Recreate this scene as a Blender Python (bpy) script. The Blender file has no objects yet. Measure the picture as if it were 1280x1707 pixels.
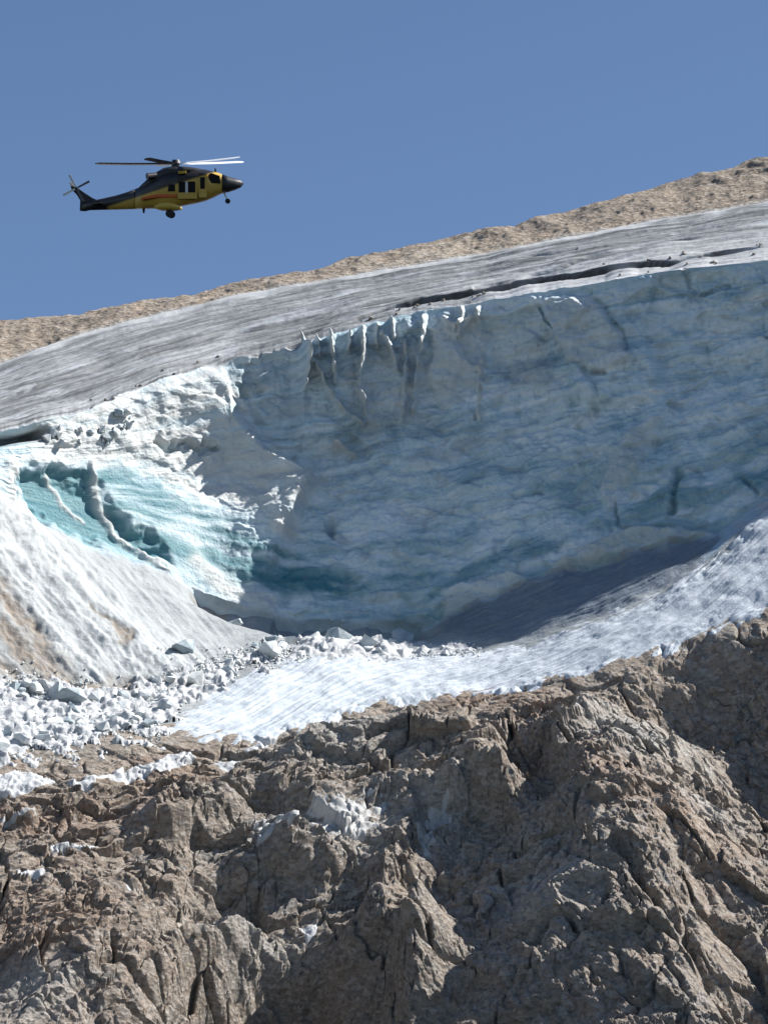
import bpy, bmesh, math, random
import numpy as np
from mathutils import Vector, Matrix

random.seed(7)
rng = np.random.default_rng(11)
SC = bpy.context.scene
COL = SC.collection

# ------------------------------------------------------------------ camera
PITCH = math.radians(15.0)
FPX = 5714.0                       # focal length, photograph pixels (1280 x 1707)
CX, CY = 640.0, 853.5
cam_d = bpy.data.cameras.new('camera')
cam = bpy.data.objects.new('camera', cam_d)
COL.objects.link(cam)
cam.location = (0, 0, 0)
cam.rotation_euler = (math.pi / 2 + PITCH, 0, 0)
cam_d.sensor_fit = 'VERTICAL'
cam_d.angle = 2 * math.atan(CY / FPX)
cam_d.clip_start = 1.0
cam_d.clip_end = 20000.0
SC.camera = cam

# ------------------------------------------------------------------ sky, sun, exposure
SUN_EL = math.radians(46.0)
SUN_AZ = math.radians(86.0)        # clockwise from +Y (view direction): from the right, slightly behind the hill
to_sun = Vector((math.sin(SUN_AZ) * math.cos(SUN_EL), math.cos(SUN_AZ) * math.cos(SUN_EL), math.sin(SUN_EL)))
world = bpy.data.worlds.new('World')
SC.world = world
world.use_nodes = True
wn = world.node_tree
bg = wn.nodes['Background']
sky = wn.nodes.new('ShaderNodeTexSky')
sky.sky_type = 'NISHITA'
sky.sun_disc = False
sky.sun_elevation = SUN_EL
sky.sun_rotation = SUN_AZ
sky.altitude = 2600.0
sky.air_density = 1.0
sky.dust_density = 0.6
sky.ozone_density = 3.0
wn.links.new(sky.outputs['Color'], bg.inputs['Color'])
bg.inputs['Strength'].default_value = 0.071
sun_d = bpy.data.lights.new('sun', 'SUN')
sun_d.energy = 4.8
sun_d.angle = math.radians(0.5)
sun_d.color = (1.0, 0.965, 0.91)
sun = bpy.data.objects.new('sun', sun_d)
COL.objects.link(sun)
sun.rotation_euler = to_sun.to_track_quat('Z', 'Y').to_euler()
SC.view_settings.view_transform = 'Standard'
SC.view_settings.look = 'None'
SC.view_settings.exposure = 0.9
SC.view_settings.gamma = 1.0
SC.view_settings.use_curve_mapping = False
SC.cycles.max_bounces = 4
SC.cycles.diffuse_bounces = 1

# ------------------------------------------------------------------ numeric helpers
CP, SP = math.cos(PITCH), math.sin(PITCH)


def place(u, v, y):
    """World point standing at horizontal distance y on the sight line (u, v)."""
    u = np.asarray(u, np.float64); v = np.asarray(v, np.float64); y = np.asarray(y, np.float64)
    a = (u - CX) / FPX
    b = (CY - v) / FPX
    t = y / (CP - b * SP)
    return np.stack([a * t, y + 0 * a, t * (SP + b * CP)], -1)


def sstep(a, b, x):
    t = np.clip((x - a) / (b - a), 0, 1)
    return t * t * (3 - 2 * t)


_perm = rng.permutation(256).astype(np.int32)
_perm = np.concatenate([_perm, _perm, _perm])
_g = rng.normal(size=(256, 3)).astype(np.float32)
_g /= np.linalg.norm(_g, axis=1, keepdims=True)


def perlin(p, scale=1.0, off=0.0):
    """Gradient noise, about -0.8..0.8; p is (..., 3) metres, scale = wavelength (scalar or 3-vector)."""
    q = (p / np.asarray(scale)).astype(np.float32) + np.float32(off * 17.37 + 101.5)
    i = np.floor(q).astype(np.int32)
    f = q - i
    w = f * f * f * (f * (f * 6 - 15) + 10)
    i &= 255
    out = 0
    for dx in (0, 1):
        wx = w[..., 0] if dx else 1 - w[..., 0]
        hx = _perm[i[..., 0] + dx]
        for dy in (0, 1):
            wy = w[..., 1] if dy else 1 - w[..., 1]
            hy = _perm[hx + i[..., 1] + dy]
            for dz in (0, 1):
                wz = w[..., 2] if dz else 1 - w[..., 2]
                g = _g[_perm[hy + i[..., 2] + dz] & 255]
                d = g[..., 0] * (f[..., 0] - dx) + g[..., 1] * (f[..., 1] - dy) + g[..., 2] * (f[..., 2] - dz)
                out = out + wx * wy * wz * d
    return out * 1.5


def fbm(p, scale, octs=4, gain=0.5, off=0.0, ridged=False):
    s = 0; a = 1.0
    sc = np.asarray(scale, np.float64)
    for k in range(octs):
        n = perlin(p, sc / (2.03 ** k), off + k * 1.7)
        s = s + a * ((0.5 - np.abs(n)) * 1.6 if ridged else n)
        a *= gain
    return s


def worley(p, scale, off=0.0, want_tilt=False):
    """Distance to the nearest and second nearest feature point."""
    q = (p / np.asarray(scale)).astype(np.float32) + np.float32(off * 13.1 + 50)
    i = np.floor(q).astype(np.int32)
    f = q - i
    f1 = np.full(q.shape[:-1], 9.0, np.float32); f2 = f1.copy()
    val = np.zeros_like(f1); tilt = np.zeros_like(f1)
    jit = _g * 0.42 + 0.5
    for dx in (-1, 0, 1):
        for dy in (-1, 0, 1):
            for dz in (-1, 0, 1):
                h = _perm[_perm[_perm[(i[..., 0] + dx) & 255] + ((i[..., 1] + dy) & 255)] + ((i[..., 2] + dz) & 255)] & 255
                j = jit[h]
                ox, oy, oz = dx + j[..., 0] - f[..., 0], dy + j[..., 1] - f[..., 1], dz + j[..., 2] - f[..., 2]
                d = ox * ox + oy * oy + oz * oz
                near = d < f1
                f2 = np.where(near, f1, np.minimum(f2, d))
                val = np.where(near, h / 255.0, val)
                if want_tilt:
                    gg = _g[(h * 7 + 31) & 255]
                    tilt = np.where(near, ox * gg[..., 0] + oy * gg[..., 1] + oz * gg[..., 2], tilt)
                f1 = np.where(near, d, f1)
    if want_tilt:
        return np.sqrt(f1), np.sqrt(f2), val, tilt
    return np.sqrt(f1), np.sqrt(f2), val


def seg_dist(U, V, pts):
    """Unsigned distance to a polyline, arc parameter 0..1 and side (+ to the right of travel / below)."""
    best = np.full(U.shape, 1e9); par = np.zeros(U.shape); side = np.zeros(U.shape)
    n = len(pts) - 1
    for k in range(n):
        (x0, y0), (x1, y1) = pts[k][:2], pts[k + 1][:2]
        dx, dy = x1 - x0, y1 - y0
        L2 = dx * dx + dy * dy
        t = np.clip(((U - x0) * dx + (V - y0) * dy) / L2, 0, 1)
        d = np.hypot(U - x0 - t * dx, V - y0 - t * dy)
        c = dx * (V - y0) - dy * (U - x0)
        m = d < best
        best = np.where(m, d, best); par = np.where(m, (k + t) / n, par); side = np.where(m, np.sign(c), side)
    return best, par, side


def poly_sd(U, V, pts):
    """Signed distance to a closed polygon, positive inside."""
    best, _, _ = seg_dist(U, V, list(pts) + [pts[0]])
    inside = np.zeros(U.shape, bool)
    n = len(pts)
    for k in range(n):
        x0, y0 = pts[k]; x1, y1 = pts[(k + 1) % n]
        c = ((y0 > V) != (y1 > V))
        with np.errstate(divide='ignore', invalid='ignore'):
            xi = (x1 - x0) * (V - y0) / (y1 - y0 if y1 != y0 else 1e-9) + x0
        inside ^= c & (U < xi)
    return np.where(inside, best, -best)


def smooth1(a, k):
    if k < 2:
        return a
    ker = np.hanning(k + 2)[1:-1]; ker /= ker.sum()
    p = np.concatenate([np.full(k, a[0]), a, np.full(k, a[-1])])
    return np.convolve(p, ker, 'same')[k:-k]

# ------------------------------------------------------------------ the hillside: one lofted sheet through surveyed lines
# columns
uu = np.concatenate([np.linspace(-620, -12, 62), np.linspace(-8, 1288, 778), np.linspace(1292, 1950, 66)])
NU = len(uu)

def curve(pts, key, k=15):
    p = np.array(pts, float)
    f = np.interp(np.arange(-700, 2050, 4.0), p[:, 0], p[:, key])
    f = smooth1(f, k)
    return np.interp(uu, np.arange(-700, 2050, 4.0), f)

A = [(-650, 640, 432), (-200, 560, 436), (0, 532, 440), (130, 522, 443), (240, 500, 445), (300, 492, 446), (400, 470, 447), (520, 450, 448), (640, 416, 449),
     (740, 394, 449), (860, 374, 449), (960, 346, 450), (1060, 318, 450), (1160, 294, 450), (1280, 264, 450), (1500, 235, 448), (2000, 200, 440)]
B = [(-650, 740, 416), (-200, 660, 421), (0, 606, 429), (80, 576, 432), (160, 550, 435), (300, 516, 438), (400, 492, 440), (520, 470, 440), (640, 450, 440),
     (760, 430, 439), (880, 408, 438), (1000, 385, 437), (1120, 362, 435), (1280, 335, 432), (1500, 310, 430), (2000, 300, 425)]
C = [(-650, 900, 352), (-200, 770, 374), (0, 722, 388), (70, 702, 393), (150, 684, 399), (215, 657, 404), (270, 632, 408), (365, 605, 414), (440, 590, 415), (530, 566, 416),
     (600, 543, 416), (700, 518, 415.6), (800, 503, 414.4), (900, 487, 411.5), (1000, 470, 408), (1100, 452, 406), (1280, 434, 402.5), (1500, 420, 399), (2000, 440, 392)]
D = [(-650, 930, 350), (-200, 830, 372), (-20, 800, 385), (30, 850, 389.5), (150, 905, 397), (270, 950, 403), (330, 985, 405), (400, 1015, 407), (480, 1038, 408.5), (560, 1047, 409),
     (640, 1037, 408.5), (700, 1042, 407), (740, 1035, 406), (820, 1000, 404.5), (900, 968, 403), (1050, 930, 400), (1200, 888, 397.5), (1280, 832, 397), (1500, 760, 395), (2000, 720, 388)]
E = [(-650, 1100, 344), (-200, 1110, 366), (0, 1130, 376), (100, 1142, 378), (200, 1150, 381), (330, 1130, 386.5), (380, 1115, 389.5), (450, 1087, 394), (500, 1077, 397), (560, 1064, 400),
     (640, 1068, 401.5), (700, 1075, 401), (800, 1080, 397), (900, 1058, 394), (1000, 1028, 391.5), (1100, 986, 391.3), (1180, 932, 393), (1220, 893, 394.5), (1280, 848, 395.5), (1500, 780, 393), (2000, 745, 385)]
F = [(-650, 1310, 318), (-200, 1290, 350), (0, 1270, 359), (100, 1262, 362), (200, 1245, 365), (300, 1235, 368.5), (420, 1232, 371), (500, 1207, 375), (600, 1177, 379), (700, 1160, 381),
     (860, 1150, 380), (1000, 1115, 378), (1100, 1077, 377.5), (1200, 1050, 376.5), (1280, 1020, 376), (1500, 950, 371), (2000, 880, 358)]
G = [(-650, 1840, 268), (0, 1840, 309), (640, 1840, 320), (1280, 1840, 308), (2000, 1840, 288)]
lines = [A, B, C, D, E, F, G]
Vc = [curve(l, 1) for l in lines]
Yc = [curve(l, 2) for l in lines]
# uneven boundaries
xx = np.stack([uu * 0.07, uu * 0, uu * 0], -1)
EDGE = [4.0 * fbm(xx, 5.0, 4, 0.6, 1) + 3 * perlin(xx, 13.0, 5), 2.5 * fbm(xx, 7.0, 4, 0.6, 2),
        5 * fbm(xx, 3.0, 4, 0.6, 3) * sstep(-100, 100, 900 - uu + 100) + 1.5 * fbm(xx, 2.0, 3, 0.6, 4), 5 * fbm(xx, 4.0, 3, 0.6, 5), 0 * uu, 0 * uu, 0 * uu]

rows = [64, 112, 330, 104, 104, 400]            # per band
REG = []                                          # continuous row coordinate 0..6
for k, n in enumerate(rows):
    REG.append(k + np.arange(n) / n)
REG = np.concatenate(REG + [np.array([6.0])])
NR = len(REG)
U = np.repeat(uu[None], NR, 0)
V = np.zeros((NR, NU)); Y = np.zeros((NR, NU))
for r, q in enumerate(REG):
    k = min(int(q), 5); t = q - k
    V[r] = Vc[k] * (1 - t) + Vc[k + 1] * t + EDGE[k] * (1 - t) ** 6 + EDGE[k + 1] * t ** 14
    ty = t
    if k == 2:                                    # cliff: upright above, sweeping forward at the foot
        ty = 0.10 * t + 0.90 * t ** 2.6 - 0.22 * np.sin(math.pi * t) ** 2 * (1 - t)
    elif k == 3:
        ty = t ** 0.9
    Y[r] = Yc[k] * (1 - ty) + Yc[k + 1] * ty
R = np.repeat(REG[:, None], NU, 1)
P = place(U, V, Y)


def grid_normals(P):
    du = np.gradient(P, axis=1); dv = np.gradient(P, axis=0)
    n = np.cross(dv, du)
    n /= np.linalg.norm(n, axis=2, keepdims=True) + 1e-9
    return n

N = grid_normals(P)
for ax, k in ((0, 17), (1, 13)):                  # soften the folds between bands
    ker = np.hanning(k + 2)[1:-1]; ker /= ker.sum()
    N = np.apply_along_axis(lambda c: np.convolve(np.pad(c, k, 'edge'), ker, 'same')[k:-k], ax, N)
N /= np.linalg.norm(N, axis=2, keepdims=True)
if N[..., 1].mean() > 0:
    N = -N
ST = np.stack([U * 0.07, R * 12.0, 0 * U], -1)    # along the slope / across it, for layering

i1, i2, i3, i4, i5 = np.cumsum(rows)[:5]          # first rows of bands 1..5
H = np.zeros((NR, NU))
WHITE = np.zeros((NR, NU)); BLUE = np.zeros((NR, NU)); DIRT_SHADE = np.zeros((NR, NU))  # last mask carries real dirt and also painted shade

# --- ridge behind the glacier
sl = slice(0, i1 + 12)
p = P[sl]
w = np.clip((1.02 - R[sl]) / 0.12, 0, 1) * (0.45 + 0.55 * sstep(0, 0.3, R[sl]))
H[sl] += w * (0.5 * fbm(p, 7.0, 4, 0.5, 20, True) - 0.35 + 0.7 * perlin(p, 11, 22) + 0.10 * fbm(p, 1.2, 2, 0.5, 21))

for (a, b, hh, ru, rv) in [(285, 503, 0.9, 40, 10), (800, 390, 0.8, 45, 8), (600, 436, 0.7, 30, 9), (1000, 350, 0.7, 40, 12), (1180, 300, 0.9, 50, 12), (120, 535, 0.6, 60, 10), (440, 470, 0.6, 30, 8), (900, 372, 0.6, 25, 8), (1265, 275, 1.0, 30, 14)]:
    H[sl] += 0.45 * hh * np.exp(-((U[sl] - a) / ru) ** 2 - ((V[sl] - b) / rv) ** 2) * (1 + 1.2 * perlin(p, 2.0, 24))
    DIRT_SHADE[sl] = np.maximum(DIRT_SHADE[sl], 0.8 * np.exp(-((U[sl] - a - 5) / ru) ** 2 - ((V[sl] - b) / rv) ** 2))

# --- upper glacier surface: wind and melt furrows, a gaping crevasse behind the lip
sl = slice(i1 - 4, i2 + 1)
u, v, r, p = U[sl], V[sl], R[sl], P[sl]
st = ST[sl].copy(); st[..., 1] += 0.02 * (u - 640) * 0.07 + 0.5 * perlin(ST[sl], (14, 3, 1), 3)
w = sstep(1.0, 1.12, r) * sstep(2.0, 1.97, r)
fur = fbm(st, (22.0, 0.9, 1), 4, 0.62, 30)
H[sl] += w * (0.25 * fur + 0.25 * fbm(p, 9, 2, 0.5, 31) + 0.05 * fbm(p, 0.9, 2, 0.5, 33))
lip_gap = (Vc[2][None] - v)                         # pixels above the lip line
wave = 3.0 * perlin(ST[sl], (6.0, 50, 1), 8) + 0.8 * perlin(ST[sl], (1.5, 50, 1), 9)
g0 = np.interp(u, [560, 640, 900, 1130, 1280], [12, 18, 23, 18, 26]) + wave
gw = np.interp(u, [560, 700, 950, 1100, 1280], [1.0, 2.0, 2.0, 1.7, 1.2])
on = sstep(575, 625, u) * sstep(1290, 1120, u) * np.clip(1.05 + 1.4 * perlin(ST[sl], (4.5, 40, 1), 12), 0.15, 1)
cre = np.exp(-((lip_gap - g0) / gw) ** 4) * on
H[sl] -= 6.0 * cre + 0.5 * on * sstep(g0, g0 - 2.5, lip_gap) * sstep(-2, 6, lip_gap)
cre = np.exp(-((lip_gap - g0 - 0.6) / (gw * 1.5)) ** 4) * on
for (pts, wd, hh) in [([(790, 480), (900, 455), (1010, 425), (1140, 398), (1290, 378)], 3.0, 0.9), ([(0, 668), (120, 628), (260, 585), (400, 552), (560, 520)], 3.2, 0.7),
                      ([(60, 640), (200, 590), (330, 556), (480, 520)], 2.4, 0.6), ([(640, 470), (780, 447), (960, 415)], 2.2, 0.5), ([(240, 640), (360, 600), (520, 555), (600, 532)], 2.4, 0.6)]:
    d, par, _ = seg_dist(u, v + 3 * perlin(ST[sl], (4, 30, 1), 14), pts)
    g = np.exp(-(d / (0.65 * wd)) ** 2) * np.sin(np.clip(par, 0.02, 0.98) * math.pi) ** 0.4 * np.clip(0.6 + 1.4 * perlin(ST[sl], (3.5, 40, 1), 15), 0, 1)
    H[sl] -= 1.0 * hh * g
    DIRT_SHADE[sl] = np.maximum(DIRT_SHADE[sl], 0.75 * g)
DIRT_SHADE[sl] = np.maximum(DIRT_SHADE[sl], np.clip(cre * 1.2, 0, 1))  # painted shade blackens the crevasse, over its dirt band
DIRT_SHADE[sl] = np.maximum(DIRT_SHADE[sl], 0.6 * sstep(0.18, 0.6, fur) * w * np.clip(0.4 + 1.6 * perlin(st, (16, 5, 1), 35), 0, 1))
WHITE[sl] = np.maximum(WHITE[sl], 0.8 * sstep(1.08, 1.01, r + 0.08 * fbm(p, 6, 3, .5, 34)))
WHITE[sl] = np.maximum(WHITE[sl], 0.7 * sstep(640, 900, u) * sstep(60, 10, lip_gap) * (1 - cre))

def lay_w(p, k):
    return fbm(p, 4.0, 2, 0.5, 130 + k)

# --- the ice cliff
sl = slice(i2 - 2, i3 + 6)
u, v, r, p, st = U[sl], V[sl], R[sl], P[sl], ST[sl]
w = sstep(2.0, 2.03, r) * sstep(3.03, 2.96, r)
wu = u + 14 * fbm(p, 3.0, 3, 0.55, 40); wv = v + 14 * fbm(p, 3.0, 3, 0.55, 41)
hollow = poly_sd(wu, wv, [(26, 782), (98, 778), (150, 800), (240, 880), (290, 935), (240, 925), (140, 895), (60, 862), (34, 830)])
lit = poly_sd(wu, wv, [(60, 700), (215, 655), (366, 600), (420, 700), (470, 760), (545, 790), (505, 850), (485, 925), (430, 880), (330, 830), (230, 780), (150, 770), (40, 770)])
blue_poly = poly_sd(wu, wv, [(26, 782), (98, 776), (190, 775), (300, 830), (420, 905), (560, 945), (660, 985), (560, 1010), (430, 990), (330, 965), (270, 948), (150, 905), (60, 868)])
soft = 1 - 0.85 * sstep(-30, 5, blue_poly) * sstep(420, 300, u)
# corner line between the sunlit left wall and the shaded back wall
crease = np.interp(v, [560, 605, 690, 760, 800, 850, 905, 960], [360, 366, 395, 450, 535, 500, 484, 450])
dc = (u + 5 * fbm(p, 3.0, 3, 0.5, 42)) - crease
butt = np.exp(-np.clip(-dc, 0, None) / 130.0) * sstep(12, -24, dc) * sstep(2.0, 2.06, r) * sstep(2.95, 2.6, r)
H[sl] += 3.4 * butt * sstep(60, 260, u)
# angular facets
w = w * soft
f1, f2, val, tl = worley(p + 0.5 * np.stack([lay_w(p, 1), lay_w(p, 2), lay_w(p, 3)], -1), (10.0, 10.0, 5.5), 3, True)
ribzone = 1 - 0.8 * sstep(480, 520, u) * sstep(780, 720, u) * sstep(740, 690, v)
H[sl] += ribzone * w * (1.0 * (val - 0.5) + 1.1 * tl + 0.5 * perlin(p, 5.0, 39)) * sstep(0.0, 0.10, f2 - f1) * np.interp(r, [2.0, 2.15, 2.5, 3], [0.5, 1, 0.6, 0.25]) * np.interp(u, [0, 370, 520, 2000], [0.25, 0.3, 1, 1])
f1b, f2b, valb, tlb = worley(p + 0.4 * np.stack([lay_w(p, 4), lay_w(p, 5), lay_w(p, 6)], -1), (4.5, 4.5, 1.6), 5, True)
calm = np.interp(u, [0, 380, 520, 2000], [0.25, 0.3, 0.6, 0.6])
H[sl] += w * calm * (0.3 * (valb - 0.5) + 0.55 * tlb) * sstep(0, 0.10, f2b - f1b)
# layers swept along the bowl
stw = st.copy(); stw[..., 1] += 0.35 * fbm(p, 6, 2, 0.5, 44)
lay = fbm(stw, (13.0, 0.75, 1), 4, 0.6, 45)
H[sl] += w * (0.42 * calm * lay * np.interp(r, [2, 2.3, 3], [0.25, 1, 1]) + 0.5 * fbm(p, 5.5, 3, 0.5, 46) + 0.42 * calm * fbm(p, 1.3, 3, 0.6, 47))
# ribs of refrozen melt water hanging from the lip
ribs = [([(508, 572), (512, 610), (505, 650)], 5, 3.0), ([(516, 600), (545, 650), (575, 690), (606, 712)], 5, 2.2), ([(552, 566), (556, 600), (560, 640)], 5, 2.8),
        ([(604, 552), (608, 600), (600, 650), (612, 690)], 5.5, 2.7), ([(640, 560), (655, 590), (662, 620)], 7, 1.9), ([(710, 530), (705, 580), (696, 620), (690, 685)], 5.5, 2.2),
        ([(676, 570), (678, 620), (672, 705)], 4.5, 1.6), ([(560, 740), (590, 758)], 8, 1.2), ([(740, 530), (760, 545), (800, 520)], 7, 0.8), ([(800, 515), (802, 600), (800, 700)], 6, 0.9),
        ([(530, 570), (532, 600)], 4, 1.8), ([(585, 560), (583, 590)], 4, 1.6), ([(628, 545), (630, 580)], 4, 1.4), ([(655, 535), (657, 565)], 4, 1.3), ([(770, 515), (768, 560)], 4, 0.8)]
H[sl] += 1.3 * np.interp(u, [485, 505, 730], [0, 1, 0]) * sstep(745, 690, v + 0.25 * (u - 600)) * sstep(2.0, 2.02, r)
for pts, wd, hh in ribs:
    d, par, _ = seg_dist(u + 4 * perlin(p, 1.1, 50), v, pts)
    g = np.exp(-(d / (0.72 * wd)) ** 2) * (0.7 + 0.9 * perlin(p, 1.4, 51))
    H[sl] += 1.25 * hh * np.clip(g, 0, 1.1)
    WHITE[sl] = np.maximum(WHITE[sl], np.clip(1.3 * g, 0, 1))
for poly, hh, tone in [([(905, 500), (985, 490), (1022, 540), (1060, 600), (1000, 622), (940, 600)], 0.9, 0.35), ([(1065, 560), (1090, 460), (1215, 455), (1280, 500), (1280, 620), (1120, 660)], -0.5, 0.0),
                       ([(810, 530), (890, 510), (930, 560), (880, 640), (815, 620)], -0.7, 0.25), ([(720, 545), (798, 530), (795, 640), (740, 690), (712, 640)], 0.5, 0.45),
                       ([(1000, 800), (1050, 720), (1110, 690), (1060, 790), (1010, 860)], 0.7, 0.3), ([(930, 950), (960, 920), (1060, 885), (1140, 880), (1190, 890), (1050, 930)], 0.9, 0.35),
                       ([(610, 720), (700, 700), (690, 640), (640, 640), (600, 690)], 0.3, 0.35), ([(740, 990), (850, 955), (900, 968), (820, 1000), (740, 1035)], 0.6, 0.35),
                       ([(420, 590), (500, 575), (505, 650), (450, 690), (400, 660)], -0.6, 0.0), ([(560, 640), (600, 600), (700, 560), (720, 640), (640, 690)], 0.0, 0.3)]:
    sd_ = poly_sd(wu * 0.35 + u * 0.65, wv * 0.35 + v * 0.65, poly)
    m_ = sstep(-5, 7, sd_)
    H[sl] += hh * m_
    WHITE[sl] = np.maximum(WHITE[sl], 1.6 * tone * m_)
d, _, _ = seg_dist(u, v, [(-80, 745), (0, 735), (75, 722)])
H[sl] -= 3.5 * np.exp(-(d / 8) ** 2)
DIRT_SHADE[sl] = np.maximum(DIRT_SHADE[sl], np.exp(-(d / 8) ** 2))  # shadow of the undercut painted dark along its groove
d, _, _ = seg_dist(wu, wv, [(255, 738), (290, 752), (345, 755)])
H[sl] -= 1.2 * np.exp(-(d / 7) ** 2)
# cracks and facet edges of the shaded wall
for pts, wd, hh in [([(895, 510), (925, 550)], 4, -1.3), ([(985, 490), (1020, 535), (1058, 600)], 5, -0.8), ([(985, 622), (1010, 624)], 5, -1.2), ([(1040, 618), (1075, 614)], 4, -0.8),
                    ([(800, 640), (795, 700)], 4, -0.8), ([(1140, 450), (1155, 490), (1215, 480)], 4, -0.7), ([(1020, 840), (1030, 875), (1120, 878)], 4, -0.9), ([(1130, 790), (1118, 850)], 9, -1.3),
                    ([(550, 860), (556, 890)], 7, -1.1), ([(860, 825), (900, 820)], 4, -0.7), ([(700, 860), (800, 850)], 4, -0.5), ([(400, 640), (430, 700)], 8, -0.7), ([(1240, 800), (1262, 820)], 6, -1.0),
                    ([(930, 950), (1050, 895), (1130, 880)], 14, 1.0), ([(960, 640), (1090, 690), (1000, 780)], 10, 0.6), ([(640, 990), (760, 985), (860, 960)], 10, 0.7)]:
    d, par, _ = seg_dist(wu * 0.4 + u * 0.6, wv * 0.4 + v * 0.6, pts)
    H[sl] += 0.7 * hh * np.exp(-(d / (0.8 * wd)) ** 2)
# ribs and runnels of the turquoise hollow at the left
strips = [([(150, 770), (165, 830), (200, 880), (240, 920), (276, 948)], 5, 1.2), ([(325, 935), (365, 975), (420, 1000), (450, 1008)], 12, 0.6), ([(88, 790), (118, 838), (150, 862)], 3, 0.4),
          ([(20, 770), (22, 830), (45, 866)], 10, 1.4), ([(90, 735), (180, 735), (260, 760), (330, 790)], 13, 0.7)]
for pts, wd, hh in strips:
    d, par, _ = seg_dist(u * 0.6 + wu * 0.4, v * 0.6 + wv * 0.4, pts)
    g = np.exp(-(d / wd) ** 2)
    H[sl] += 0.4 * hh * g
    WHITE[sl] = np.maximum(WHITE[sl], g * 0.95)
H[sl] -= 1.6 * sstep(-10, 22, hollow)
streak = fbm(stw, (9.0, 0.6, 1), 3, 0.6, 48)
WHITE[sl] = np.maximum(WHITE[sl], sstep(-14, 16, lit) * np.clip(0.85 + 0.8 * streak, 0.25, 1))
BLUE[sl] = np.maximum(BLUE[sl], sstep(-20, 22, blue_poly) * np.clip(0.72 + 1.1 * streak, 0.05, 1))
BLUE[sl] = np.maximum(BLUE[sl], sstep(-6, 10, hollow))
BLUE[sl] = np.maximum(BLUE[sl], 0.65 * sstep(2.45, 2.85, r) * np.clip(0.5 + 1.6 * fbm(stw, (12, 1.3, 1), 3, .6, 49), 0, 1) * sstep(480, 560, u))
for pts, wd in [([(1130, 790), (1115, 855)], 18), ([(1240, 800), (1290, 800)], 26), ([(1195, 900), (1290, 880)], 14)]:
    d, _, _ = seg_dist(wu, wv, pts)
    BLUE[sl] = np.maximum(BLUE[sl], 0.8 * np.exp(-(d / wd) ** 2))
d, _, _ = seg_dist(wu, wv, [(400, 600), (470, 690), (600, 740), (760, 740), (900, 620)])
DIRT_SHADE[sl] = np.maximum(DIRT_SHADE[sl], 0.55 * np.exp(-(d / 46) ** 2) * np.clip(0.5 + 1.5 * streak, 0, 1))
DIRT_SHADE[sl] = np.maximum(DIRT_SHADE[sl], 0.6 * np.exp(-((v - Vc[3][None] + 3) / 6.0) ** 2) * sstep(300, 380, u) * sstep(760, 640, u))  # darker band along the cliff foot
bands = perlin(stw, (26.0, 0.55, 1), 53) + 0.5 * perlin(stw, (8.0, 0.3, 1), 54)
DIRT_SHADE[sl] = np.maximum(DIRT_SHADE[sl], 0.6 * np.exp(-(bands / 0.045) ** 2) * np.clip(0.4 + 1.6 * perlin(stw, (9, 2.0, 1), 55), 0, 1) * w * (1 - WHITE[sl]))
DIRT_SHADE[sl] = np.maximum(DIRT_SHADE[sl], 0.45 * sstep(0.35, 0.8, fbm(p, 3.0, 3, 0.6, 52)) * w * (1 - WHITE[sl]))

def SKF(u, r):
    return np.stack([u * 0.07, r * 12 + 0.2 * u * 0.07, 0 * u], -1)

# --- basin floor: grey slab and white rim at the left, shadow painted dark on the slab at the right
sl = slice(i3 - 4, i4 + 6)
u, v, r, p, st = U[sl], V[sl], R[sl], P[sl], ST[sl]
w = sstep(2.98, 3.08, r) * sstep(4.06, 3.95, r)
wu = u + 12 * fbm(p, 3.0, 3, 0.55, 60); wv = v + 12 * fbm(p, 3.0, 3, 0.55, 61)
leftw = sstep(420, 330, u)
fall = np.stack([(u * 0.74 - v * 0.67) * 0.07, (u * 0.67 + v * 0.74) * 0.07, 0 * u], -1)
runs = fbm(fall, (1.3, 14, 1), 4, 0.6, 65)
H[sl] += w * (0.25 * fbm(p, 5, 3, 0.5, 62) + leftw * (0.05 * fbm(p, 1.6, 3, 0.55, 63) + 0.3 * runs))
rim_d, rim_p, rim_s = seg_dist(wu, wv, [(-30, 790), (20, 850), (70, 910), (130, 975), (200, 1045), (250, 1085), (330, 1130)])
rim = np.exp(-(rim_d / 34) ** 2)
H[sl] += w * 0.8 * rim + w * leftw * 0.3 * fbm(p, 2.6, 3, 0.6, 64) * (rim_s > 0)
outer = sstep(-8, 30, rim_d * rim_s)
WHITE[sl] = np.maximum(WHITE[sl], w * np.maximum(rim * 0.9, outer * np.clip(0.7 + 0.9 * runs, 0, 1) * leftw))
for k, pts in enumerate([[(-60, 950), (10, 990), (60, 1060), (110, 1125)], [(-60, 1000), (0, 1040), (50, 1090), (90, 1130)], [(-90, 1060), (-20, 1085), (30, 1125)], [(150, 1015), (190, 1050), (215, 1075)],
                         [(-80, 880), (-10, 950), (15, 1000)]]):
    d, par, _ = seg_dist(wu, wv, pts)
    g = np.exp(-(d / [15, 16, 14, 4, 8][k]) ** 2)
    H[sl] -= [0.4, 0.4, 0.4, 0.15, 0.2][k] * g * w
    DIRT_SHADE[sl] = np.maximum(DIRT_SHADE[sl], w * g); WHITE[sl] *= 1 - 0.9 * g
slab = poly_sd(wu, wv, [(730, 1040), (760, 1020), (900, 966), (1050, 930), (1205, 888), (1180, 930), (1100, 985), (1000, 1022), (860, 1068), (800, 1072)])
DIRT_SHADE[sl] = np.maximum(DIRT_SHADE[sl], sstep(-10, 8, slab) * 0.95)  # slab's shadow painted into its colour
fb1, fb2, fbv = worley(p, (1.5, 1.5, 1.2), 17)
H[sl] += w * leftw * outer * 0.25 * (fbv - 0.5) * sstep(0, 0.2, fb2 - fb1) * np.clip(0.5 + 1.5 * perlin(p, 6, 68), 0, 1)
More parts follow.
